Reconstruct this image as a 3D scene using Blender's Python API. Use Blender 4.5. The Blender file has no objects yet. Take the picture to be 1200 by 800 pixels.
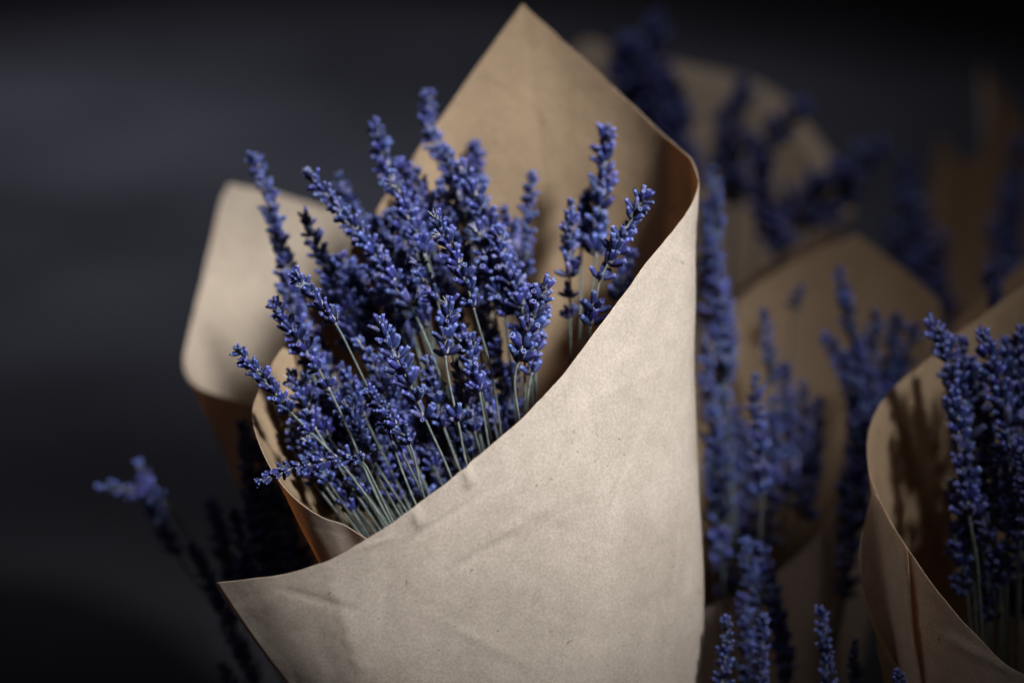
import bpy, math, random
from mathutils import Vector, Matrix, noise
random.seed(11)
scene = bpy.context.scene
C = scene.collection

# ------------------------------------------------------------------ camera
PITCH = math.radians(20.0); H = 0.82; FPX = 85/36*1200
CAM = Vector((0, 0, H))
RIGHT = Vector((1, 0, 0)); FWD = Vector((0, math.cos(PITCH), -math.sin(PITCH))); UP = Vector((0, math.sin(PITCH), math.cos(PITCH)))
REF = 1.20                                   # metres from the lens to the middle of the main bunch
def P(px, py, d=0.0):                        # photo pixel + depth offset -> world point
    D = REF + d
    return CAM + RIGHT*((px-600)/FPX*D) - UP*((py-400)/FPX*D) + FWD*D
def ground_at(px, d):                        # ground point at that depth, at that pixel column
    D = REF + d
    yc = -(H - D*math.sin(PITCH))/math.cos(PITCH)
    g = CAM + RIGHT*((px-600)/FPX*D) + UP*yc + FWD*D
    return Vector((g.x, g.y, 0.0))
cd = bpy.data.cameras.new('camera'); cam = bpy.data.objects.new('camera', cd); C.objects.link(cam)
cam.location = CAM; cam.rotation_euler = (math.radians(90)-PITCH, 0, 0)
cd.lens = 85; cd.sensor_width = 36; cd.clip_start = 0.05; cd.clip_end = 200
cd.dof.use_dof = True; cd.dof.focus_distance = REF-0.055; cd.dof.aperture_fstop = 2.5; cd.dof.aperture_blades = 9
scene.camera = cam
# ------------------------------------------------------------------ light
w = bpy.data.worlds.new('World'); scene.world = w; w.use_nodes = True
bg = w.node_tree.nodes['Background']; bg.inputs[0].default_value = (1.0, 0.90, 0.94, 1); bg.inputs[1].default_value = 0.060
ld = bpy.data.lights.new('key_lamp', 'AREA'); lamp = bpy.data.objects.new('key_lamp', ld); C.objects.link(lamp)      # broad soft light from behind the camera
lamp.location = CAM + RIGHT*0.66 + UP*0.72 + FWD*0.14
aim = P(588, 298, 0.0)
lamp.rotation_euler = (aim-lamp.location).to_track_quat('-Z', 'Y').to_euler()
ld.shape = 'ELLIPSE'; ld.size = 0.44; ld.size_y = 0.40; ld.energy = 1.30; ld.spread = math.radians(13); ld.color = (.93, .97, 1.0)
l2 = bpy.data.lights.new('ground_fill', 'SPOT'); lamp2 = bpy.data.objects.new('ground_fill', l2); C.objects.link(lamp2)      # added fill spot with no known source, brightens the ground behind
lamp2.location = (-0.9, 3.3, 2.3); spot_to = Vector((-0.42, 2.9, 0))
lamp2.rotation_euler = (spot_to-lamp2.location).to_track_quat('-Z', 'Y').to_euler()
l2.energy = 950; l2.spot_size = math.radians(52); l2.spot_blend = 1.0; l2.shadow_soft_size = 0.5; l2.color = (.80, .85, 1.0)
l3 = bpy.data.lights.new('rear_fill', 'SPOT'); lamp3 = bpy.data.objects.new('rear_fill', l3); C.objects.link(lamp3)      # invented fill from high in front, lifts the bunches at the back
lamp3.location = (0.38, 0.85, 1.95); lamp3.rotation_euler = (P(900, 250, .42)-lamp3.location).to_track_quat('-Z', 'Y').to_euler()
l3.energy = 40; l3.spot_size = math.radians(27); l3.spot_blend = 1.0; l3.shadow_soft_size = 0.15
vs = scene.view_settings; vs.view_transform = 'Standard'; vs.look = 'None'; vs.exposure = 0.0; vs.gamma = 1.0
scene.cycles.use_denoising = True

# ------------------------------------------------------------------ materials
def newmat(name):
    m = bpy.data.materials.new(name); m.use_nodes = True
    nt = m.node_tree; nt.nodes.clear()
    return m, nt
def nd(nt, typ, **kw):
    n = nt.nodes.new(typ)
    for k, v in kw.items():
        if k.startswith('i_'): n.inputs[k[2:].replace('_', ' ')].default_value = v
        else: setattr(n, k, v)
    return n
def ramp(nt, fac, stops, interp='LINEAR'):
    r = nd(nt, 'ShaderNodeValToRGB'); cr = r.color_ramp; cr.interpolation = interp
    while len(cr.elements) < len(stops): cr.elements.new(0.5)
    for e, (p, c) in zip(cr.elements, stops): e.position = p; e.color = (*c, 1)
    nt.links.new(fac, r.inputs[0]); return r.outputs[0]
def mixc(nt, fac, a, b, mode='MIX'):
    m = nd(nt, 'ShaderNodeMix', data_type='RGBA', blend_type=mode)
    for sock, v in ((m.inputs[0], fac), (m.inputs[6], a), (m.inputs[7], b)):
        if isinstance(v, bpy.types.NodeSocket): nt.links.new(v, sock)
        elif isinstance(v, (int, float)): sock.default_value = v
        else: sock.default_value = (*v, 1)
    return m.outputs[2]
def paper_mat(name, base, trans=0.54):
    m, nt = newmat(name); L = nt.links.new
    tc = nd(nt, 'ShaderNodeTexCoord').outputs['Object']
    cloud = nd(nt, 'ShaderNodeTexNoise', i_Scale=16.0, i_Detail=5.0, i_Roughness=0.62); L(tc, cloud.inputs[0])
    pulp = nd(nt, 'ShaderNodeTexNoise', i_Scale=760.0, i_Detail=6.0, i_Roughness=0.75); L(tc, pulp.inputs[0])
    grain = nd(nt, 'ShaderNodeTexNoise', i_Scale=1500.0, i_Detail=3.0); L(tc, grain.inputs[0])
    # fibres: stretched, warped noise
    warp = nd(nt, 'ShaderNodeTexNoise', i_Scale=60.0, i_Detail=2.0); L(tc, warp.inputs[0])
    add = nd(nt, 'ShaderNodeVectorMath', operation='MULTIPLY_ADD'); L(warp.outputs[1], add.inputs[0]); add.inputs[1].default_value = (.03, .03, .03); L(tc, add.inputs[2])
    vor = nd(nt, 'ShaderNodeTexVoronoi', i_Scale=260.0, feature='DISTANCE_TO_EDGE'); L(add.outputs[0], vor.inputs[0])
    fleck = nd(nt, 'ShaderNodeTexVoronoi', i_Scale=190.0); L(add.outputs[0], fleck.inputs[0])
    c1 = mixc(nt, ramp(nt, cloud.outputs[0], [(.30, (0,)*3), (.70, (1,)*3)]), [base[0]*.86, base[1]*.84, base[2]*.815], [min(1, x*1.06) for x in base])
    blot = nd(nt, 'ShaderNodeTexNoise', i_Scale=105.0, i_Detail=6.0, i_Roughness=.68, i_Distortion=.4); L(tc, blot.inputs[0])
    c1 = mixc(nt, 1.0, c1, ramp(nt, blot.outputs[0], [(.36, (.935, .925, .91)), (.60, (1.03, 1.03, 1.03))]), 'MULTIPLY')
    c2 = mixc(nt, ramp(nt, pulp.outputs[0], [(.36, (0,)*3), (.64, (1,)*3)]), [.82, .80, .77], [1.09, 1.09, 1.09])
    col = mixc(nt, 1.0, c1, c2, 'MULTIPLY')
    fib = ramp(nt, vor.outputs['Distance'], [(0, (.90, .88, .85)), (.05, (1, 1, 1))])
    col = mixc(nt, .55, col, mixc(nt, 1.0, col, fib, 'MULTIPLY'))
    fl = ramp(nt, fleck.outputs['Distance'], [(.07, (.55, .45, .36)), (.16, (1, 1, 1))])
    gate = ramp(nt, fleck.outputs['Color'], [(.70, (0,)*3), (.75, (1,)*3)])
    col = mixc(nt, gate, col, mixc(nt, 1.0, col, fl, 'MULTIPLY'))
    ma = nd(nt, 'ShaderNodeMath', operation='MULTIPLY_ADD'); L(grain.outputs[0], ma.inputs[0]); ma.inputs[1].default_value = .35; L(pulp.outputs[0], ma.inputs[2])
    wr = nd(nt, 'ShaderNodeTexNoise', i_Scale=38.0, i_Detail=4.0, i_Distortion=.6); wr.noise_type = 'RIDGED_MULTIFRACTAL'; L(tc, wr.inputs[0])
    fac = nd(nt, 'ShaderNodeTexVoronoi', i_Scale=21.0, feature='F1'); L(add.outputs[0], fac.inputs[0])
    b00 = nd(nt, 'ShaderNodeBump', i_Strength=.10, i_Distance=.006); L(fac.outputs['Distance'], b00.inputs['Height'])
    b0 = nd(nt, 'ShaderNodeBump', i_Strength=.12, i_Distance=.0012); L(wr.outputs[0], b0.inputs['Height']); L(b00.outputs[0], b0.inputs['Normal'])
    b = nd(nt, 'ShaderNodeBump', i_Strength=.34, i_Distance=.00035); L(ma.outputs[0], b.inputs['Height']); L(b0.outputs[0], b.inputs['Normal'])
    p = nd(nt, 'ShaderNodeBsdfPrincipled', i_Roughness=.72); p.inputs['Specular IOR Level'].default_value = .25
    L(col, p.inputs['Base Color']); L(b.outputs[0], p.inputs['Normal'])
    t = nd(nt, 'ShaderNodeBsdfTranslucent'); L(mixc(nt, 1.0, col, (1.0, .70, .42), 'MULTIPLY'), t.inputs[0])
    mx = nd(nt, 'ShaderNodeMixShader'); mx.inputs[0].default_value = trans
    L(p.outputs[0], mx.inputs[1]); L(t.outputs[0], mx.inputs[2])
    o = nd(nt, 'ShaderNodeOutputMaterial'); L(mx.outputs[0], o.inputs[0]); return m
M_OUT = paper_mat('kraft_outside_lit', (.75, .67, .58))  # two-sided sheet; outer face also paled to carry the light on the flap
M_IN = paper_mat('kraft_inside_shaded', (.41, .305, .20))  # inner face also darkened, shade inside the cone put into its colour
M_PALE = paper_mat('pale_kraft', (.57, .49, .40))
M_EDGE = paper_mat('kraft_cut_edge', (.66, .55, .42))

def bud_mat(name, dark, mid, lite):
    m, nt = newmat(name); L = nt.links.new
    at = nd(nt, 'ShaderNodeAttribute', attribute_name='along')
    oi = nd(nt, 'ShaderNodeObjectInfo')
    tc = nd(nt, 'ShaderNodeTexCoord').outputs['Object']
    n = nd(nt, 'ShaderNodeTexNoise', i_Scale=7.0, i_Detail=5.0, i_Roughness=.7); L(tc, n.inputs[0])
    col = ramp(nt, at.outputs['Fac'], [(0, (.16, .17, .17)), (.13, dark), (.45, mid), (.80, mid), (.88, lite), (.945, (.22, .25, .50)), (.985, (.016, .015, .06))])
    rb = nd(nt, 'ShaderNodeAttribute', attribute_name='rib')
    col = mixc(nt, ramp(nt, n.outputs[0], [(.50, (0,)*3), (.68, (.50,)*3)]), col, lite)
    col = mixc(nt, ramp(nt, rb.outputs['Fac'], [(0, (.62,)*3), (1, (0,)*3)]), col, mixc(nt, 1.0, col, (.38, .38, .45), 'MULTIPLY'))
    fd = nd(nt, 'ShaderNodeMath', operation='FRACT'); fm = nd(nt, 'ShaderNodeMath', operation='MULTIPLY'); fm.inputs[1].default_value = 57.3
    L(oi.outputs['Random'], fm.inputs[0]); L(fm.outputs[0], fd.inputs[0])
    col = mixc(nt, ramp(nt, fd.outputs[0], [(.88, (0,)*3), (.98, (.45,)*3)]), col, (.13, .12, .19))       # ageing greyer buds
    hs = nd(nt, 'ShaderNodeHueSaturation'); L(col, hs.inputs['Color'])
    mr = nd(nt, 'ShaderNodeMapRange'); mr.inputs[3].default_value = .60; mr.inputs[4].default_value = 1.45; L(oi.outputs['Random'], mr.inputs[0]); L(mr.outputs[0], hs.inputs['Value'])
    mh = nd(nt, 'ShaderNodeMapRange'); mh.inputs[3].default_value = .485; mh.inputs[4].default_value = .512
    fr = nd(nt, 'ShaderNodeMath', operation='FRACT'); mm = nd(nt, 'ShaderNodeMath', operation='MULTIPLY'); mm.inputs[1].default_value = 13.7
    L(oi.outputs['Random'], mm.inputs[0]); L(mm.outputs[0], fr.inputs[0]); L(fr.outputs[0], mh.inputs[0]); L(mh.outputs[0], hs.inputs['Hue'])
    b = nd(nt, 'ShaderNodeBump', i_Strength=.6, i_Distance=.0006); L(n.outputs[0], b.inputs['Height'])
    p = nd(nt, 'ShaderNodeBsdfPrincipled', i_Roughness=.58); p.inputs['Specular IOR Level'].default_value = .34
    p.inputs['Sheen Weight'].default_value = .10; p.inputs['Sheen Roughness'].default_value = .35; p.inputs['Sheen Tint'].default_value = (.62, .68, 1, 1)
    L(hs.outputs[0], p.inputs['Base Color']); L(b.outputs[0], p.inputs['Normal'])
    o = nd(nt, 'ShaderNodeOutputMaterial'); L(p.outputs[0], o.inputs[0]); return m
M_BUD = bud_mat('lavender_calyx', (.0020, .0030, .024), (.0062, .0100, .080), (.075, .092, .30))
def simple(name, c1, c2, scale, rough=.7, bump=.3):
    m, nt = newmat(name); L = nt.links.new
    tc = nd(nt, 'ShaderNodeTexCoord').outputs['Object']
    n = nd(nt, 'ShaderNodeTexNoise', i_Scale=scale, i_Detail=5.0); L(tc, n.inputs[0])
    oi = nd(nt, 'ShaderNodeObjectInfo')
    col = ramp(nt, n.outputs[0], [(.32, c1), (.68, c2)])
    hs = nd(nt, 'ShaderNodeHueSaturation'); L(col, hs.inputs['Color'])
    mr = nd(nt, 'ShaderNodeMapRange'); mr.inputs[3].default_value = .75; mr.inputs[4].default_value = 1.25; L(oi.outputs['Random'], mr.inputs[0]); L(mr.outputs[0], hs.inputs['Value'])
    b = nd(nt, 'ShaderNodeBump', i_Strength=bump, i_Distance=.0004); L(n.outputs[0], b.inputs['Height'])
    p = nd(nt, 'ShaderNodeBsdfPrincipled', i_Roughness=rough); L(hs.outputs[0], p.inputs['Base Color']); L(b.outputs[0], p.inputs['Normal'])
    o = nd(nt, 'ShaderNodeOutputMaterial'); L(p.outputs[0], o.inputs[0]); return m
M_STALK = simple('lavender_stalk', (.032, .042, .037), (.10, .112, .098), 350)
M_NODE = simple('lavender_bract', (.09, .09, .14), (.26, .24, .25), 500)
M_WISP = simple('withered_flower', (.24, .24, .30), (.42, .41, .45), 700)
def ground_mat():
    m, nt = newmat('dark_ground'); L = nt.links.new
    tc = nd(nt, 'ShaderNodeTexCoord').outputs['Object']
    a = nd(nt, 'ShaderNodeTexNoise', i_Scale=1.7, i_Detail=3.0, i_Roughness=.5); L(tc, a.inputs[0])
    g = nd(nt, 'ShaderNodeTexNoise', i_Scale=140.0, i_Detail=6.0); L(tc, g.inputs[0])
    col = ramp(nt, a.outputs[0], [(.36, (.0055, .0053, .0062)), (.66, (.0125, .0120, .0138))])
    col = mixc(nt, .35, col, mixc(nt, 1.0, col, ramp(nt, g.outputs[0], [(.35, (.5,)*3), (.65, (1.4,)*3)]), 'MULTIPLY'))
    b = nd(nt, 'ShaderNodeBump', i_Strength=.6, i_Distance=.004); L(g.outputs[0], b.inputs['Height'])
    p = nd(nt, 'ShaderNodeBsdfPrincipled', i_Roughness=1.0); p.inputs['Specular IOR Level'].default_value = .03; L(col, p.inputs['Base Color']); L(b.outputs[0], p.inputs['Normal'])
    o = nd(nt, 'ShaderNodeOutputMaterial'); L(p.outputs[0], o.inputs[0]); return m

# ------------------------------------------------------------------ helpers
def mesh_obj(name, verts, faces, mats, parent=None, smooth=True, loc=None):
    me = bpy.data.meshes.new(name); me.from_pydata([tuple(v) for v in verts], [], faces)
    for mt in mats: me.materials.append(mt)
    if smooth: me.shade_smooth()
    me.update()
    o = bpy.data.objects.new(name, me); C.objects.link(o)
    if parent: o.parent = parent
    if loc: o.location = loc
    return o
def tag(o, label, cat, group=None, kind=None):
    if label: o['label'] = label
    if cat: o['category'] = cat
    if group: o['group'] = group
    if kind: o['kind'] = kind
def catmull(pts, step):
    """points through a centripetal-like Catmull-Rom, sampled about every `step` metres"""
    pts = [Vector(p) for p in pts]
    if len(pts) == 2:
        n = max(2, int((pts[1]-pts[0]).length/step)); return [pts[0].lerp(pts[1], i/n) for i in range(n+1)]
    e = [pts[0]*2-pts[1]] + pts + [pts[-1]*2-pts[-2]]
    out = []
    for i in range(1, len(e)-2):
        p0, p1, p2, p3 = e[i-1:i+3]
        d = (p2-p1).length
        m1 = (p2-p0)*(d/max(1e-6, (p1-p0).length+d)); m2 = (p3-p1)*(d/max(1e-6, (p3-p2).length+d))
        n = max(2, int(d/step))
        for k in range(n):
            t = k/n
            out.append(p1*(2*t**3-3*t*t+1)+m1*(t**3-2*t*t+t)+p2*(-2*t**3+3*t*t)+m2*(t**3-t*t))
    out.append(pts[-1]); return out

# ------------------------------------------------------------------ the setting: a dark ground sheet
g = mesh_obj('ground', [(-40, -10, 0), (40, -10, 0), (40, 70, 0), (-40, 70, 0)], [(0, 1, 2, 3)], [ground_mat()], smooth=False)
tag(g, 'dark grey blurred ground behind the wrapped bunches', None, kind='structure')

# ------------------------------------------------------------------ paper wraps: one sheet ruled from its rim to the foot of the cone
def paper(name, rim, center, foot, label, step=.004, nv=60, rb=.021, creases=(), amp=1.0, seed=0, parent=None, vpow=1.5, fixed=None, curl=0.0, mats=None):
    """rim: (px, py, d[, 's']) in order round the cone, 's' = sharp corner; center: (px, d) axis at the rim; foot: (px, d) on the ground"""
    segs, cur = [], []
    for r in rim:
        cur.append(P(*r[:3]))
        if len(r) > 3: segs.append(cur); cur = [cur[-1]]
    if len(cur) > 1: segs.append(cur)
    R = []
    for s in segs:
        q = catmull(s, step); R += q if not R else q[1:]
    G = ground_at(*foot); axis = P(center[0], 400, center[1])
    n = len(R); B = []
    hf = Vector((0, 1, 0))
    for i, r in enumerate(R):
        dx = (r-axis).dot(RIGHT); dz = (r-CAM).dot(FWD) - (REF+center[1])
        if fixed: a = fixed[0] + (fixed[1]-fixed[0])*i/(n-1)
        else: a = math.atan2(dz, dx)
        rr = rb*(1.0 - .10*i/n)
        B.append(G + RIGHT*math.cos(a)*rr + hf*math.sin(a)*rr + Vector((0, 0, .0015)))
    for i in range(n):
        e = (B[i]-R[i]).normalized(); R[i] = R[i] + e*(noise.noise(R[i]*60)*.0009 + noise.noise(R[i]*260)*.00025)
    V = []
    for j in range(nv+1):
        t = (j/nv)**vpow
        for i in range(n):
            V.append(R[i].lerp(B[i], t))
    # crumple: real displacement along the sheet's normal
    out = []
    for j in range(nv+1):
        t = (j/nv)**vpow
        for i in range(n):
            v = V[j*n+i]
            a = V[j*n+min(i+1, n-1)]-V[j*n+max(i-1, 0)]; b = V[min(j+1, nv)*n+i]-V[max(j-1, 0)*n+i]
            nn = a.cross(b)
            if nn.length < 1e-12: out.append(v); continue
            nn.normalize()
            q = v*9 + Vector((seed*3.1, seed, 0))
            h = noise.noise(q)*.0030 + noise.noise(v*26+Vector((seed, 0, 4)))*.0011
            rid = 1-abs(noise.noise(v*17+Vector((0, seed*2.0, 9)))); h += (max(0, rid-.90)/.10)**2*.00022
            rid = 1-abs(noise.noise(v*34+Vector((7, seed*2.0, 2)))); h += (max(0, rid-.92)/.08)**2*.00012
            h *= amp*min(1, (1-t)*3)*(.35+.65*min(1, t/.04))
            if creases:
                c = v-CAM; D = c.dot(FWD)
                if D < REF-.01:
                    x = c.dot(RIGHT)/D*FPX+600; y = 400-c.dot(UP)/D*FPX
                    for (x0, y0, x1, y1, k, wd) in creases:
                        L2 = (x1-x0)**2+(y1-y0)**2; s = max(0, min(1, ((x-x0)*(x1-x0)+(y-y0)*(y1-y0))/L2))
                        sd = ((x-x0)*(y1-y0)-(y-y0)*(x1-x0))/math.sqrt(L2)
                        dd = math.hypot(x-x0-s*(x1-x0), y-y0-s*(y1-y0))
                        if dd < wd*4: h += k*math.exp(-(dd/wd)**2)*math.sin(math.pi*min(.999, max(.05, s)))**.5*(1 if sd > 0 else .45)
            if curl and t < .05: h += curl*(1-t/.05)**2
            out.append(v+nn*h)
    F = [(j*n+i, j*n+i+1, (j+1)*n+i+1, (j+1)*n+i) for j in range(nv) for i in range(n-1)]
    # outside = away from the cone's axis
    k = (nv//5)*n + n//2
    nn = (out[k+1]-out[k-1]).cross(out[k+n]-out[k-n])
    ax = G.lerp(P(center[0], rim[len(rim)//2][1], center[1]), .7)
    if nn.dot(out[k]-ax) < 0: F = [tuple(reversed(f)) for f in F]
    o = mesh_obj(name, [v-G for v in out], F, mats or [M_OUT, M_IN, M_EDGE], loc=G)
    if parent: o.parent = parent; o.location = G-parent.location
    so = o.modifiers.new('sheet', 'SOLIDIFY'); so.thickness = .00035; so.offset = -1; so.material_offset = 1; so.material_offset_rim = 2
    if label: tag(o, label, 'wrapping paper', 'kraft paper wraps round the lavender')
    return o

FOOT = (778, .052)
main = paper('paper_wrap',
    [(252, 682, -.066), (300, 677, -.078), (350, 668, -.085), (388, 655, -.088), (432, 631, -.090), (500, 583, -.090), (560, 536, -.088),
     (615, 487, -.083), (665, 432, -.073), (715, 366, -.060), (760, 306, -.045), (795, 263, -.028), (811, 240, -.016), (819, 219, .0),
     (817, 203, .010), (810, 186, .018, 's'), (777, 157, .042), (735, 118, .060), (690, 76, .072), (650, 40, .080), (612, 4, .085, 's'),
     (575, 55, .088), (540, 104, .089), (508, 150, .087), (468, 207, .081), (420, 280, .066), (372, 350, .045), (335, 402, .025),
     (306, 448, .004), (295, 482, -.016), (303, 520, -.036), (322, 558, -.052), (345, 585, -.060), (378, 607, -.066), (402, 614, -.070),
     (434, 633, -.074), (500, 655, -.075)],
    (560, 0), FOOT, 'pale kraft paper cone in the light, wrapped round the sharpest full lavender bunch', step=.0022, nv=190, vpow=1.35,
    creases=[(425, 642, 470, 628, -.0007, 3), (520, 672, 612, 622, .0009, 3.5), (545, 545, 551, 572, -.0026, 5), (482, 594, 494, 618, -.0026, 5),
             (455, 640, 440, 760, .0008, 16), (560, 640, 700, 570, -.0005, 12), (380, 670, 420, 790, -.0010, 18), (640, 560, 610, 760, .0006, 22), (800, 600, 790, 790, .0010, 14),
             (470, 640, 600, 560, .0007, 3), (590, 600, 720, 640, .0006, 3), (690, 470, 790, 430, -.0006, 4), (330, 690, 430, 720, .0008, 4), (500, 720, 640, 790, -.0007, 4), (740, 520, 700, 640, .0006, 5)])

w_left = paper('paper_wrap',
    [(520, 560, .10), (440, 525, .10), (360, 492, .105), (295, 474, .115), (248, 462, .13), (221, 446, .145), (214, 425, .165), (222, 386, .19), (244, 300, .22),
     (258, 235, .238), (268, 215, .242, 's'), (320, 226, .25), (372, 241, .255), (450, 262, .255), (520, 300, .24), (600, 360, .22)],
    (430, .18), (590, .20), 'pale kraft paper wrap with one pointed corner, tucked behind the brightest bunch', seed=3, amp=1.2, mats=[M_PALE, M_PALE, M_EDGE])

w_back = paper('paper_wrap',
    [(760, 390, .40), (840, 352, .39), (870, 326, .39), (905, 303, .395), (950, 283, .41), (978, 262, .44), (988, 238, .48), (972, 196, .53), (945, 152, .56),
     (912, 112, .58), (868, 88, .60), (795, 70, .61), (730, 56, .615), (682, 44, .62), (660, 75, .62), (640, 130, .60)],
    (820, .50), (850, .50), 'blurred kraft paper wrap with a rounded pale rim, farthest behind the brightest bunch', seed=5, curl=-.008, mats=[M_OUT, M_PALE, M_EDGE])

w_mid = paper('paper_wrap',
    [(770, 730, .14), (828, 711, .135), (880, 690, .135), (932, 654, .14), (968, 616, .15), (990, 572, .175), (1020, 520, .20), (1070, 440, .235), (1103, 375, .26),
     (1098, 352, .265), (1060, 318, .28), (1004, 274, .29, 's'), (930, 306, .29), (872, 346, .28), (832, 402, .25), (800, 470, .22)],
    (930, .205), (900, .20), 'dim brown kraft paper wrap with a blunt pointed back corner, beside the brightest bunch', seed=7)

w_right_back = paper('paper_wrap',
    [(1100, 470, .20), (1104, 425, .21), (1112, 392, .22), (1150, 352, .235), (1200, 308, .25), (1270, 255, .26), (1330, 300, .26)],
    (1230, .17), (1240, .22), 'kraft paper wrap of which only a strip of rim shows behind the shaded right-hand wrap', seed=9)

w_right = paper('paper_wrap',
    [(1290, 822, -.06), (1232, 803, -.062), (1186, 782, -.062), (1150, 750, -.06), (1108, 704, -.052), (1062, 641, -.035), (1030, 584, -.012), (1018, 545, .008), (1018, 505, .03),
     (1035, 466, .052), (1075, 430, .076), (1130, 386, .095), (1200, 334, .11), (1280, 275, .12), (1330, 330, .11), (1380, 420, .08)],
    (1180, .03), (1178, .06), 'shaded brown kraft paper wrap with a smooth rounded rim, holding sharp dark lavender', seed=12, creases=[(1072, 728, 1190, 790, .0016, 5)])
flap = paper('fold_flap', [(1056, 790, .000), (1032, 742, -.003), (1013, 700, -.004), (1006, 650, -.004), (1013, 612, -.005), (1024, 578, -.010), (1044, 610, -.026), (1064, 643, -.0385)],
    (1180, .03), (1178, .06), None, seed=13, parent=w_right, fixed=(math.pi*.95, math.pi*1.29), rb=.024)

w_far = paper('paper_wrap',
    [(1075, 420, .68), (1085, 330, .70), (1091, 230, .74), (1102, 160, .76, 's'), (1128, 192, .78), (1150, 186, .79, 's'), (1158, 135, .80), (1150, 78, .82, 's'), (1240, 190, .84), (1300, 230, .84)],
    (1150, .72), (1160, .72), 'very dark blurred kraft paper wrap with two peaks, farthest back on the ground', seed=15, nv=40, step=.008)

# ------------------------------------------------------------------ lavender
def bud_geo(kind):
    """one calyx along +Z, unit length; returns verts, faces, along"""
    rnd = random.Random(40+kind); S = 10
    prof = [(0, .05), (.05, .105), (.16, .165), (.34, .212), (.55, .228), (.74, .205), (.88, .172), (.96, .178), (1.0, .168), (.975, .120), (.90, .085)]
    al = [0, .05, .16, .34, .55, .74, .86, .91, .945, .97, 1.0]
    bend = rnd.uniform(.02, .12); fat = rnd.uniform(.88, 1.12); V, A = [], []
    for (z, r), a in zip(prof, al):
        for k in range(S):
            th = 2*math.pi*k/S
            rr = r*.92*fat*(1+(.08 if k % 2 else -.09)*math.sin(math.pi*min(1, z*1.05)))
            zz = z + (.035*(1 if k % 2 else -1)+rnd.uniform(-.015, .015) if a >= .91 and a < .96 else 0)
            V.append(Vector((rr*math.cos(th)+bend*z*z, rr*math.sin(th), zz))); A.append(a)
    F = [(j*S+k, j*S+(k+1) % S, (j+1)*S+(k+1) % S, (j+1)*S+k) for j in range(len(prof)-1) for k in range(S)]
    F.append(tuple((len(prof)-1)*S+k for k in range(S)))
    if kind >= 3:                                        # closed pointed bud with its corolla still folded in
        for j in (8, 9, 10):
            for k in range(S):
                th = 2*math.pi*k/S; v = V[j*S+k]; f = {8: .8, 9: .55, 10: .2}[j]
                V[j*S+k] = Vector((v.x*0+.168*f*math.cos(th)+bend, .168*f*math.sin(th), {8: 1.0, 9: 1.10, 10: 1.16}[j])); A[j*S+k] = {8: .88, 9: .80, 10: .78}[j]
    return V, F, A
def with_along(o_or_me, A):
    at = o_or_me.attributes.new('along', 'FLOAT', 'POINT'); at.data.foreach_set('value', A)
    at = o_or_me.attributes.new('rib', 'FLOAT', 'POINT'); at.data.foreach_set('value', [i % 2 for i in range(len(A))])
BUDS = []
for kk in range(5):
    V, F, A = bud_geo(kk); me = bpy.data.meshes.new('bud'); me.from_pydata([tuple(v) for v in V], [], F); me.materials.append(M_BUD); with_along(me, A); me.shade_smooth(); BUDS.append(me)
def core_geo(seed):
    """the node the buds sit on: a small knob and a few papery bracts"""
    rnd = random.Random(seed); V, F = [], []; S = 7
    for j, (z, r) in enumerate([(-.10, .06), (.02, .13), (.2, .15), (.42, .09), (.5, .03)]):
        for k in range(S): th = 2*math.pi*k/S; V.append(Vector((r*math.cos(th), r*math.sin(th), z)))
    for j in range(4):
        for k in range(S): F.append((j*S+k, j*S+(k+1) % S, (j+1)*S+(k+1) % S, (j+1)*S+k))
    for q in range(5):
        th = rnd.uniform(0, 6.28); c, s = math.cos(th), math.sin(th); b = len(V); l = rnd.uniform(.35, .65); o = rnd.uniform(.35, .6)
        for (f, wd, up) in ((.10, .05, 0), (.10+o*.5, .12, l*.35), (.10+o, .01, l)):
            V.append(Vector((c*f-s*wd, s*f+c*wd, up))); V.append(Vector((c*f+s*wd, s*f-c*wd, up)))
        V.append(Vector((c*(.1+o*.45), s*(.1+o*.45), l*.35-.04)))
        F += [(b, b+1, b+3, b+2), (b+2, b+3, b+5, b+4), (b, b+6, b+1), (b+1, b+6, b+3), (b, b+2, b+6)]
    return V, F
CORES = []
for kk in range(3):
    V, F = core_geo(kk); me = bpy.data.meshes.new('flower_whorl'); me.from_pydata([tuple(v) for v in V], [], F); me.materials.append(M_NODE); me.shade_smooth(); CORES.append(me)
def bud_places(nb, rnd, top=False):
    """matrices of the buds of one whorl, in units of bud length"""
    out = []
    a0 = rnd.uniform(0, 6.28)
    for i in range(nb):
        lower = i < (nb+1)//2 if not top else False
        th = a0 + 2*math.pi*(i*2 % nb if nb % 2 else i)/nb*1.0 + rnd.uniform(-.25, .25)
        tilt = math.radians(rnd.uniform(38, 62) if lower else rnd.uniform(16, 38)) if not top else math.radians(rnd.uniform(4, 26))
        s = rnd.uniform(.74, 1.14); ro = .12
        if rnd.random() < .09 and nb > 5: continue
        if rnd.random() < .12: tilt += rnd.uniform(-.25, .35)
        m = Matrix.Translation((ro*math.cos(th), ro*math.sin(th), rnd.uniform(-.05, .12) if lower else rnd.uniform(.10, .30))) @ Matrix.Rotation(th, 4, 'Z') @ Matrix.Rotation(tilt, 4, 'Y') @ Matrix.Rotation(rnd.uniform(-.5, .5)+math.pi*0, 4, 'Z') @ Matrix.Scale(s, 4)
        out.append(m)
    return out
WHORLS = []                                              # joined whorls for the blurred sprigs
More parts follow.
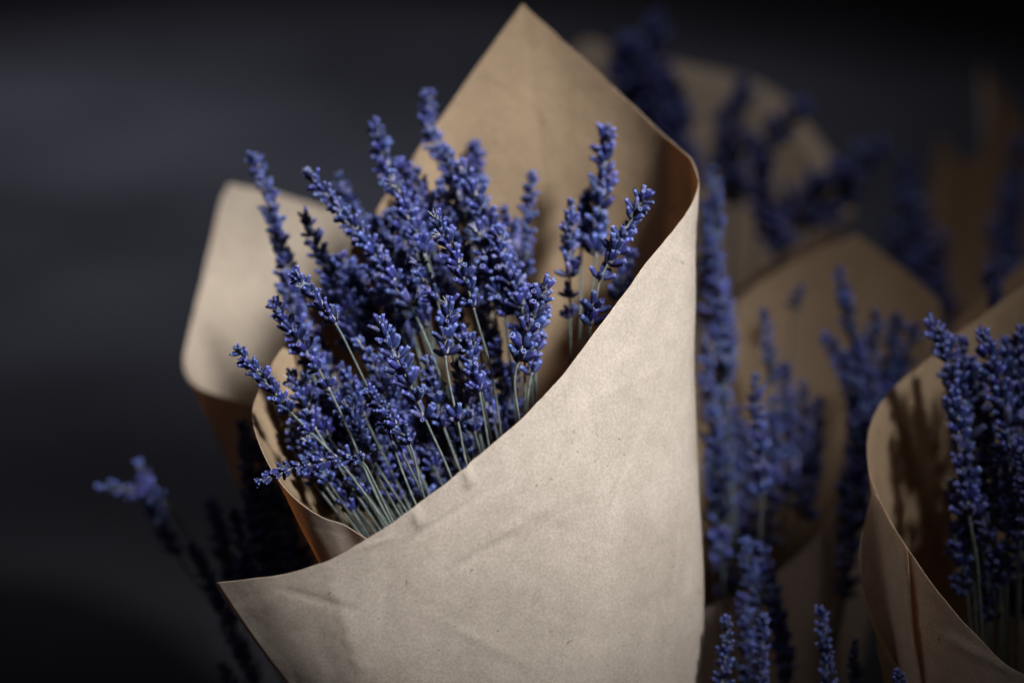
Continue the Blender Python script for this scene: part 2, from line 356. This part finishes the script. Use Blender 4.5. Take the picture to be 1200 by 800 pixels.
for kk in range(6):
    rnd = random.Random(90+kk); V, F, A = [], [], []
    cv, cf = core_geo(kk); V += cv; F += cf; A += [.02]*len(cv)
    for m in bud_places(8 if kk < 4 else 5, rnd, kk >= 4):
        bv, bf, ba = bud_geo(rnd.randrange(5)); b = len(V); V += [m @ v for v in bv]; A += ba; F += [tuple(x+b for x in f) for f in bf]
    me = bpy.data.meshes.new('flower_whorl'); me.from_pydata([tuple(v) for v in V], [], F); me.materials.append(M_BUD); with_along(me, A); me.shade_smooth(); WHORLS.append(me)
def frame_of(d, spin):
    d = d.normalized(); q = d.to_track_quat('Z', 'Y').to_matrix().to_4x4()
    return q @ Matrix.Rotation(spin, 4, 'Z')
def tube(pts, r0, r1, S=6):
    V, F = [], []; n = len(pts)
    for i, p in enumerate(pts):
        d = (pts[min(i+1, n-1)]-pts[max(i-1, 0)]); m = frame_of(d, 0); r = r0+(r1-r0)*i/(n-1)
        for k in range(S): th = 2*math.pi*k/S; V.append(p + (m @ Vector((r*math.cos(th), r*math.sin(th), 0))))
    F = [(j*S+k, j*S+(k+1) % S, (j+1)*S+(k+1) % S, (j+1)*S+k) for j in range(n-1) for k in range(S)]
    F.append(tuple(range(S-1, -1, -1))); F.append(tuple((n-1)*S+k for k in range(S)))
    return V, F
def child(name, me, parent, mat):
    o = bpy.data.objects.new(name, me); C.objects.link(o); o.parent = parent; o.matrix_local = mat; return o
COUNT = [0]
def sprig(spike, stalk, foot, label, group, width=30, extra=(), detail=True, wisp=False, cinch=None, dens=1.0, foot_r=.012, taper=.70):
    """spike: (px, py, d) from the tip down to the lowest whorl; stalk: points below; extra: whorls lower on the stalk, in px below the spike"""
    rnd = random.Random(1000+COUNT[0]); COUNT[0] += 1
    sp = [P(*q) for q in spike]; st = [P(*q) for q in stalk]
    if cinch: st.append(P(cinch[0]+rnd.uniform(-28, 28), cinch[1]+rnd.uniform(-10, 10), cinch[2]+rnd.uniform(-.012, .012)))
    G = ground_at(*foot); a = rnd.uniform(0, 6.28); r = foot_r*math.sqrt(rnd.random())
    base = G + Vector((r*math.cos(a), r*math.sin(a), 0))
    path = catmull([base]+st[::-1]+sp[::-1], .003)
    # arc length of the spike, measured on the sampled path
    acc = [0]
    for i in range(1, len(path)): acc.append(acc[-1]+(path[i]-path[i-1]).length)
    ib = min(range(len(path)), key=lambda i: (path[i]-sp[-1]).length)
    s0, s1 = acc[ib], acc[-1]
    root = bpy.data.objects.new('lavender_sprig', None); C.objects.link(root); root.location = base; root.empty_display_size = .01
    tag(root, label, 'lavender', group)
    px_m = (REF+spike[-1][2])/FPX
    bl = width*px_m*.51                                    # bud length in metres
    V, F = tube([p-base for p in path], .00105*(width/32)**.5, .0006)
    mesh_obj('stalk', V, F, [M_STALK], root)
    def at(s):
        s = max(0, min(acc[-1]-1e-6, s)); i = 0
        lo, hi = 0, len(acc)-1
        while hi-lo > 1:
            mdl = (lo+hi)//2
            if acc[mdl] <= s: lo = mdl
            else: hi = mdl
        f = (s-acc[lo])/(acc[hi]-acc[lo]); d = path[min(hi+1, len(path)-1)]-path[max(lo-1, 0)]
        return path[lo].lerp(path[hi], f), d
    spots = [(s0-e*px_m, .95, False) for e in extra]
    s = s0; L = max(1e-4, s1-s0)
    while s < s1-bl*.5:
        f = (s-s0)/L; spots.append((s, 1-(1-taper)*f**1.3, False)); s += bl*(.86 if f < .35 else .76)*rnd.uniform(.80, 1.22)*(1-.22*f)/dens
    spots.append((s1-bl*.45, taper, True))
    for (s, k, top) in spots:
        p, d = at(s); sc = bl*k*rnd.uniform(.93, 1.07)
        mat = Matrix.Translation(p-base) @ frame_of(d + Vector((rnd.uniform(-1, 1), rnd.uniform(-1, 1), rnd.uniform(-1, 1)))*d.length*.12, rnd.uniform(0, 6.28)) @ Matrix.Scale(sc, 4)
        if detail:
            wo = child('flower_whorl', CORES[rnd.randrange(3)], root, mat)
            for m in bud_places(rnd.choice((4, 5)) if top else rnd.choice((7, 8, 9, 10)), rnd, top): child('bud', BUDS[rnd.randrange(5)], wo, m)
        else: child('flower_whorl', WHORLS[rnd.randrange(4, 6) if top else rnd.randrange(4)], root, mat)
    if wisp:                                               # dried corolla threads near the tip
        for q in range(2):
            p, d = at(s1-bl*rnd.uniform(.1, 1.4)); V, F = [], []
            side = -FWD+Vector((rnd.uniform(-1, 1), 0, rnd.uniform(-.5, 1)))
            for t in range(rnd.choice((3, 4))):
                e = (d.normalized()*rnd.uniform(.3, 1)+side.normalized()*rnd.uniform(.5, 1)+Vector((rnd.uniform(-.8, .8), 0, rnd.uniform(-.6, .8)))).normalized()
                a0 = p-base+side.normalized()*bl*.25; m1 = a0+e*bl*.38+Vector((rnd.uniform(-1, 1), 0, rnd.uniform(-1, 1)))*bl*.06
                v, f = tube(catmull([a0, m1, a0+e*bl*.7], .0008), .00020, .00010, 5); b = len(V); V += v; F += [tuple(x+b for x in y) for y in f]
            mesh_obj('withered_flower', V, F, [M_WISP], root)
    return root

# ---- the main bunch: the sprigs one can follow in the photograph
GM = 'lavender sprigs in the brightest bunch'; CI = (655, 930, .012)
def m(spike, stalk, label, width=32, **k): return sprig(spike, stalk, FOOT, label, GM, width, cinch=CI, **k)
m([(297, 183, .055), (318, 245, .045), (335, 315, .035), (352, 400, .02)], [(392, 490, .01)], 'tall sprig against the pale corner of paper, curving up past all others on that side', 34, dens=1.05)
m([(361, 203, .0), (412, 262, -.005), (448, 310, -.01), (482, 360, -.012)], [(512, 430, -.012)], 'long slanting sprig with bare pale tip rising above its neighbours', 35, wisp=True, dens=1.05)
m([(357, 252, .02), (376, 300, .02), (398, 352, .02), (418, 400, .02)], [(455, 480, .01)], 'sprig with forked tip between the curving tall one and the slanting one', 35)
m([(347, 322, -.045), (368, 348, -.045), (393, 379, -.045)], [(412, 415, -.044), (432, 456, -.042), (486, 560, -.04)], 'short sharp sprig on a bare pale straight stalk', 31, wisp=True)
m([(321, 354, -.03), (347, 395, -.03), (374, 434, -.03)], [(404, 494, -.03), (452, 602, -.035)], 'sharp slanting sprig above the pale inner curl with one whorl lower on its stalk', 32, extra=(26,))
m([(277, 408, -.04), (309, 444, -.04), (340, 482, -.04)], [(366, 508, -.038), (402, 545, -.036), (470, 640, -.03)], 'sharp sprig leaning out over the paper edge, tip pointing outwards', 28, extra=(36,))
m([(306, 563, -.055), (334, 550, -.056), (372, 541, -.056), (408, 535, -.055), (424, 540, -.054)], [(438, 564, -.053), (458, 606, -.052), (500, 690, -.05)], 'sprig snapped over sideways, its spike lying level across the gap', 24, dens=.62, taper=.9)
m([(441, 146, .05), (452, 190, .045), (475, 245, .035), (500, 300, .025)], [(525, 400, .01)], 'tall loose-topped sprig left of the highest tip', 36, dens=.95)
m([(458, 205, .005), (478, 250, .0), (498, 300, -.005)], [(520, 370, -.005), (560, 500, 0)], 'sprig with a bare pale forked shoot near its top', 34, wisp=True)
m([(502, 110, .065), (503, 150, .06), (524, 196, .05), (550, 250, .04), (566, 290, .035)], [(585, 400, .02)], 'highest sprig of the bunch, its tip against the paper edge', 34, dens=1.05)
m([(556, 170, .085), (560, 205, .08), (564, 260, .07)], [(580, 400, .04)], 'dark short tip showing behind the dense central spike against the back sheet', 30)
m([(510, 252, -.035), (530, 295, -.035), (549, 340, -.035)], [(558, 372, -.034), (577, 442, -.03)], 'sharp upright sprig with wispy tip at the heart of the bunch', 36, wisp=True, extra=(22,))
m([(540, 195, .02), (562, 240, .012), (584, 290, .005), (603, 340, .0), (618, 388, .0)], [(628, 450, 0)], 'longest thick dense spike slanting down through the middle', 44, dens=1.1)
m([(527, 350, -.055), (523, 385, -.055), (522, 417, -.055)], [(527, 450, -.055), (538, 500, -.053), (548, 548, -.05)], 'sharp sprig with withered pale flower and straight bare stalk with a low whorl', 37, wisp=True, extra=(78,))
m([(443, 375, -.05), (460, 412, -.05), (481, 452, -.05)], [(498, 490, -.05), (531, 565, -.047)], 'plump sharp sprig with two spaced whorls under its spike', 38, extra=(20, 42))
m([(431, 458, -.05), (455, 488, -.05), (480, 520, -.05)], [(497, 582, -.05)], 'small low sprig close above the paper edge', 29)
m([(443, 480, -.045), (456, 508, -.045)], [(470, 548, -.045), (488, 592, -.045)], 'stub of a sprig with a single whorl group beside the small low one', 26)
m([(642, 332, -.045), (624, 372, -.045), (607, 424, -.045)], [(603, 450, -.045), (609, 495, -.043)], 'sharp plump sprig leaning the other way beside the open back sheet', 42, dens=1.05)
m([(636, 352, -.02), (628, 395, -.02), (622, 440, -.02)], [(618, 480, -.02)], 'sprig half hidden behind the plump leaning one', 34)
m([(622, 203, .055), (619, 245, .055), (617, 300, .05)], [(625, 400, .03)], 'lone slim sprig standing by itself against the back sheet', 27)
m([(709, 153, .03), (708, 200, .03), (702, 250, .028), (698, 300, .025)], [(690, 380, .02)], 'tall broad sprig, tallest of the few standing against the open back sheet', 42)
m([(690, 228, .04), (684, 262, .04), (681, 288, .038)], [(680, 380, .02)], 'short sprig overlapped by the tall broad one', 34)
m([(668, 238, .01), (667, 280, .01), (668, 325, .01)], [(668, 360, .01), (668, 440, .01)], 'slim upright sprig with two spaced lower whorls beside the tall broad one', 30, extra=(24, 48))
m([(756, 228, -.03), (734, 268, -.03), (703, 328, -.03)], [(700, 342, -.03), (690, 400, -.028)], 'sharp sprig leaning towards the wrap fold', 38, extra=(38, 54))
m([(738, 296, .04), (732, 320, .04), (722, 352, .035)], [(705, 430, .02)], 'shadowed small sprig low against the wrap fold', 32)
# ---- the dense middle: look-alikes
DL = 'well-lit sprig packed in the dense middle below the slanting spike'
def pick(t, d):
    if t[1] > 440:
        return ('shaded sprig deep in the curled paper, behind the snapped-over sprig' if t[0] < 430 else
                'shaded sprig low among the bare stalks, under the plump sprig with two spaced whorls' if t[0] < 515 else 'shaded sprig low beneath the plump leaning sprig, just above the pale paper edge')
    if d > .028: return ('dim sprig behind the slanting spikes on the side of the pale paper corner' if t[0] < 440 else 'dim sprig behind the lit spikes, below the highest tip')
    return DL if t[0] < 500 else 'well-lit sprig crowded against the longest thick dense spike'
fill = [((398, 208), (432, 290), .065, 32), ((420, 250), (452, 330), .05, 33), ((470, 190), (505, 275), .04, 33), ((488, 200), (520, 280), .055, 32), ((523, 178), (548, 262), .035, 34),
        ((430, 300), (468, 385), .015, 34), ((385, 330), (420, 410), .035, 34), ((402, 300), (440, 390), .03, 34), ((445, 330), (480, 410), .035, 32), ((470, 300), (500, 385), .01, 34),
        ((490, 300), (512, 352), -.02, 32), ((560, 270), (592, 370), -.005, 36), ((582, 270), (612, 360), -.012, 34), ((598, 300), (622, 400), .012, 34), ((540, 385), (560, 440), -.02, 33), ((552, 395), (562, 460), -.03, 32),
        ((420, 400), (455, 470), -.005, 31), ((400, 430), (428, 490), .0, 28), ((500, 420), (520, 500), -.01, 32), ((535, 430), (556, 505), -.015, 32), ((565, 440), (580, 500), .0, 32), ((580, 400), (596, 470), .01, 33),
        ((360, 395), (392, 470), .02, 30), ((450, 420), (484, 500), .01, 31), ((515, 300), (540, 390), .03, 32), ((350, 350), (385, 430), .04, 32), ((600, 430), (608, 500), .02, 32), ((480, 480), (510, 550), .005, 30), ((560, 320), (580, 420), .03, 34),
        ((335, 330), (362, 420), .04, 32), ((440, 260), (470, 340), .03, 32), ((455, 285), (492, 352), .02, 32), ((515, 215), (540, 300), .03, 34), ((545, 470), (555, 535), .005, 30), ((465, 250), (492, 330), .03, 33)]
rr_ = random.Random(5)
for k in range(26):                                        # the shaded lower sprigs between the stalks
    x = 385+ (k % 13)*18 + rr_.uniform(-8, 8); y = 455 + rr_.uniform(-20, 50) + max(0, (470-x)*.25); dd = rr_.uniform(.0, .045)
    fill.append(((x, y), (x+22, y+rr_.uniform(60, 90)), dd, rr_.uniform(28, 34)))
for k in range(12):
    x = 362+(k % 6)*17 + rr_.uniform(-6, 6); y = 420 + (k//6)*55 + rr_.uniform(-10, 30) + max(0, (x-360)*.2); dd = rr_.uniform(.02, .05)
    fill.append(((x, y), (x+26, y+rr_.uniform(60, 85)), dd, rr_.uniform(28, 34)))
for k in range(30):                                        # murk of sprigs deep in the cone
    x = 352+(k % 15)*17 + rr_.uniform(-7, 7); y = 468 + (k//15)*48 + rr_.uniform(-14, 26) + max(0, (420-x)*.15); dd = rr_.uniform(.004, .04)
    if x > 560 and y > 520: y -= 60
    fill.append(((x, y), (x+24, y+rr_.uniform(55, 80)), dd, rr_.uniform(30, 36)))
for k in range(14):
    x = 392+(k % 14)*15 + rr_.uniform(-6, 6); y = 275 + rr_.uniform(-30, 60); dd = rr_.uniform(.032, .06)
    fill.append(((x, y), (x+24, y+rr_.uniform(75, 100)), dd, rr_.uniform(31, 36)))
for k in range(14):
    x = 338+(k % 7)*11 + rr_.uniform(-4, 4); y = 428 + (k//7)*62 + (k % 7)*6 + rr_.uniform(-8, 20)
    fill.append(((x, y), (x+28, y+rr_.uniform(58, 80)), rr_.uniform(-.022, .006), rr_.uniform(28, 34)))
for (t, b, d, wd) in fill:
    m([(t[0], t[1], d), ((t[0]+b[0])/2+random.uniform(-5, 3), (t[1]+b[1])/2, d), (b[0], b[1], d-.004)], [], pick(t, d), wd, detail=(d < .036 and t[1] < 440), wisp=(d < 0), dens=1.05)

# ---- loose dark sprigs beside the light paper
GL = 'loose dark sprigs beside the brightest bunch'; FL = (500, .12)
def l(spike, stalk, label, width=30, **k): return sprig(spike, stalk, FL, label, GL, width, detail=False, **k)
l([(118, 570, .115), (150, 574, .115), (192, 588, .115)], [(228, 640, .115), (262, 705, .12)], 'dark sprig bent over level, pointing away from the paper', 26, dens=.8)
l([(163, 543, .13), (178, 590, .13), (208, 650, .13)], [(262, 730, .13)], 'dark blurred sprig crossing behind the bent-over one', 30)
l([(225, 640, .10), (262, 715, .10), (300, 800, .10)], [(330, 850, .10)], 'dark sprig following the free corner of the pale paper', 30)
l([(262, 780, .10), (285, 830, .10)], [(300, 860, .10)], 'dark sprig tip low beneath the free paper corner', 30)
LL = 'dark sprig in the shadowed gap between the two light papers'
for q in ([(284, 498, .075), (296, 560, .075), (318, 650, .075)], [(300, 520, .08), (325, 600, .08), (350, 690, .08)], [(290, 560, .085), (300, 620, .085), (315, 690, .085)],
          [(318, 570, .07), (345, 630, .07), (370, 700, .07)], [(275, 600, .09), (285, 650, .09), (305, 710, .09)], [(248, 590, .12), (262, 640, .12), (285, 700, .12)], [(305, 590, .10), (318, 640, .10), (335, 700, .10)]):
    l(q, [(q[-1][0]+45, 800, .09)], LL, 34)

# ---- middle bunch beside the fold
GB = 'sprigs in the dim brown wrap beside the brightest bunch'; FB = (900, .20)
def b(spike, label, width=30, stalk=(), **k): return sprig(spike, stalk, FB, label, GB, width, detail=False, **k)
EL = 'blurred sprig rising along the straight fold of the brightest wrap'
for q in ([(835, 200, .15), (838, 260, .15), (838, 330, .15)], [(832, 285, .14), (845, 360, .14), (850, 440, .14)], [(850, 330, .16), (852, 400, .16), (845, 470, .16)], [(826, 400, .13), (832, 480, .13), (840, 560, .13)],
          [(842, 430, .15), (848, 520, .15), (852, 600, .15)], [(832, 520, .12), (838, 590, .12), (846, 660, .12)], [(860, 480, .17), (862, 560, .17), (866, 640, .17)], [(828, 240, .17), (830, 320, .17), (836, 400, .17)], [(835, 600, .14), (845, 650, .14), (850, 700, .14)]):
    b(q, EL, 32)
b([(885, 443, .09), (887, 500, .09), (893, 580, .09)], 'paler sprig standing clear in front of the dim brown wrap\'s back sheet', 32, [(890, 640, .10)])
b([(896, 365, .17), (900, 400, .17), (905, 450, .17)], 'short dark blurred tip above the paler clear sprig', 24)
b([(984, 318, .17), (992, 365, .17), (1004, 430, .17)], 'tall sprig with light tip in front of the blunt paper corner', 30)
b([(938, 338, .24), (930, 362, .24)], 'tiny dark sprig tip alone against the dim back sheet', 24)
ML = 'dark sprig in the murky cluster next to the shaded right-hand wrap'
for q in ([(968, 395, .17), (990, 430, .17), (1003, 500, .17)], [(1025, 370, .18), (1020, 420, .18), (1015, 490, .18)], [(1052, 372, .19), (1042, 420, .19), (1030, 480, .19)], [(1072, 385, .20), (1055, 430, .20), (1035, 480, .20)], [(1000, 420, .17), (1004, 500, .17), (1000, 570, .17)],
          [(1010, 480, .14), (1006, 560, .14), (1000, 640, .14)], [(1022, 440, .15), (1012, 520, .15), (1005, 600, .15)], [(990, 560, .13), (995, 630, .13), (990, 700, .13)]):
    b(q, ML, 34)
KL = 'dim blurred sprig inside the dim brown wrap, against its back sheet'
for q in ([(918, 430, .18), (925, 500, .18), (922, 580, .18)], [(940, 450, .19), (942, 530, .19), (935, 600, .19)], [(905, 470, .17), (905, 550, .17), (900, 640, .17)], [(960, 470, .19), (955, 540, .19), (945, 610, .19)], [(872, 500, .17), (878, 580, .17), (880, 650, .17)]):
    b(q, KL, 32)

# ---- low bunch at the front, its wrap below the picture
GF = 'low sprigs in front of the dim brown wrap'; FF = (930, .02)
def f_(spike, label, width=28, stalk=(), **k): return sprig(spike, stalk, FF, label, GF, width, **k)
f_([(853, 726, .0), (849, 770, .0), (846, 840, .0)], 'low sharp sprig closest to the straight fold', 28)
f_([(894, 724, .02), (892, 775, .02), (895, 850, .02)], 'low sprig second from the straight fold', 28)
f_([(961, 714, .01), (967, 760, .01), (972, 840, .01)], 'low sprig standing apart nearest the folded flap of the shaded wrap', 28)
f_([(1002, 752, .03), (1000, 800, .03), (1000, 860, .03)], 'faint dark low sprig tip against the folded flap', 24, detail=False)
f_([(1052, 786, -.03), (1056, 830, -.03)], 'very low sprig tip below the folded flap', 24, detail=False)
for q in ([(873, 636, .075), (882, 690, .075), (892, 760, .075)], [(890, 640, .08), (905, 700, .08), (920, 780, .08)], [(905, 690, .07), (918, 760, .07), (925, 840, .07)], [(870, 700, .06), (876, 760, .06), (880, 840, .06)]):
    f_(q, 'blurred blue sprig in front of the dim brown wrap\'s front flap', 32, detail=False)

# ---- right-hand bunch
GR = 'sprigs in the shaded right-hand wrap'; FR = (1178, .06)
def r_(spike, label, width=34, stalk=(), **k): return sprig(spike, stalk, FR, label, GR, width, **k)
r_([(1093, 380, .02), (1112, 420, .02), (1126, 470, .02), (1134, 520, .02)], 'outermost tall sprig against the smooth inside of the shaded wrap', 42, dens=1.1)
r_([(1118, 455, .01), (1126, 530, .01), (1136, 605, .01)], 'sprig hanging below the outermost tall one with bare stalk under it', 40, [(1146, 665, .01)], dens=1.1)
r_([(1152, 392, .01), (1164, 440, .01), (1182, 500, .01)], 'dark sprig with ringed open buds and a small side tip', 42, dens=1.1)
r_([(1196, 388, .02), (1198, 440, .02), (1200, 500, .02)], 'sprig cut by the picture edge beside the ringed-bud one', 40)
RL = 'dark sprig packed behind the front ones in the shaded wrap'
for q in ([(1140, 430, .03), (1155, 500, .03), (1165, 580, .03)], [(1172, 470, .015), (1182, 540, .015), (1196, 620, .015)], [(1140, 560, .02), (1155, 620, .02), (1172, 684, .02)], [(1128, 400, .04), (1142, 470, .04), (1152, 540, .04)],
          [(1178, 400, .045), (1186, 460, .045), (1192, 540, .045)], [(1195, 520, .0), (1205, 580, .0), (1212, 650, .0)]):
    r_(q, RL, 38, detail=(q[0][2] < .035))
for k in range(14):
    x = 1120 + (k % 7)*14 + random.uniform(-6, 6); y = 560 + (k//7)*75 + random.uniform(-20, 30); dd = random.uniform(.03, .065)
    r_([(x, y, dd), (x+8, y+35, dd), (x+18, y+80, dd)], 'blackish sprig in the deep shade low inside the shaded wrap', 36, detail=False)
sprig([(1158, 318, .18), (1166, 342, .18), (1176, 380, .18)], [], (1240, .22), 'single dark tip between the two rims of the right-hand papers', 'sprig behind the shaded right-hand wrap', 30, detail=False)

# ---- far bunches
GA = 'blurred sprigs in the farthest pale-rimmed wrap'; FA = (850, .50)
AL = 'thick blurred sprig above the brightest wrap, in front of the pale rim'
def a_(spike, label, width=34, **k): return sprig(spike, (), FA, label, GA, width, detail=False, **k)
for q in ([(738, 48, .45), (748, 105, .45), (770, 175, .45)], [(768, 22, .46), (768, 90, .46), (775, 160, .46)], [(752, 70, .44), (775, 130, .44), (800, 215, .44)], [(785, 95, .45), (795, 150, .45), (805, 220, .45)], [(722, 60, .46), (735, 110, .46), (760, 165, .46)]):
    a_(q, AL, 52, dens=1.2)
a_([(868, 102, .44), (860, 160, .44), (858, 225, .44)], 'blurred upright sprig inside the pale-rimmed wrap', 54, dens=1.2)
a_([(850, 130, .45), (852, 180, .45), (862, 240, .45)], 'blurred sprig close behind the upright one inside the pale-rimmed wrap', 50, dens=1.2)
a_([(942, 124, .40), (912, 155, .40), (890, 195, .40)], 'blurred sprig leaning outwards across the pale rim', 46, dens=1.2)
a_([(888, 190, .39), (896, 240, .39), (912, 300, .385)], 'blurred sprig hanging over the pale front flap of the farthest wrap', 50, dens=1.2)
a_([(1032, 170, .42), (1000, 195, .42), (960, 225, .42)], 'dark blurred sprig leaning far out over empty ground', 50, dens=1.2)
a_([(985, 200, .44), (950, 225, .44), (915, 255, .44)], 'dark blurred sprig below the far-leaning one', 50, dens=1.2)
a_([(1000, 225, .43), (965, 245, .43), (930, 268, .43)], 'lowest of the dark sprigs leaning far out', 46, dens=1.2)
GZ = 'very dark sprigs at the back'; FZ = (1160, .72)
ZL = 'very dark blurred sprig at the back, by the two-peaked wrap'
for q in ([(1062, 190, .55), (1060, 250, .55), (1062, 320, .55)], [(1080, 240, .52), (1082, 290, .52), (1090, 350, .52)], [(1042, 262, .45), (1055, 300, .45), (1075, 350, .45)], [(1165, 262, .5), (1172, 310, .5), (1180, 370, .5)], [(1196, 165, .6), (1190, 230, .6), (1185, 300, .6)], [(1105, 280, .5), (1105, 330, .5), (1110, 380, .5)], [(1180, 210, .58), (1182, 270, .58), (1188, 330, .58)]):
    sprig(q, (), FZ, ZL, GZ, 40, detail=False)
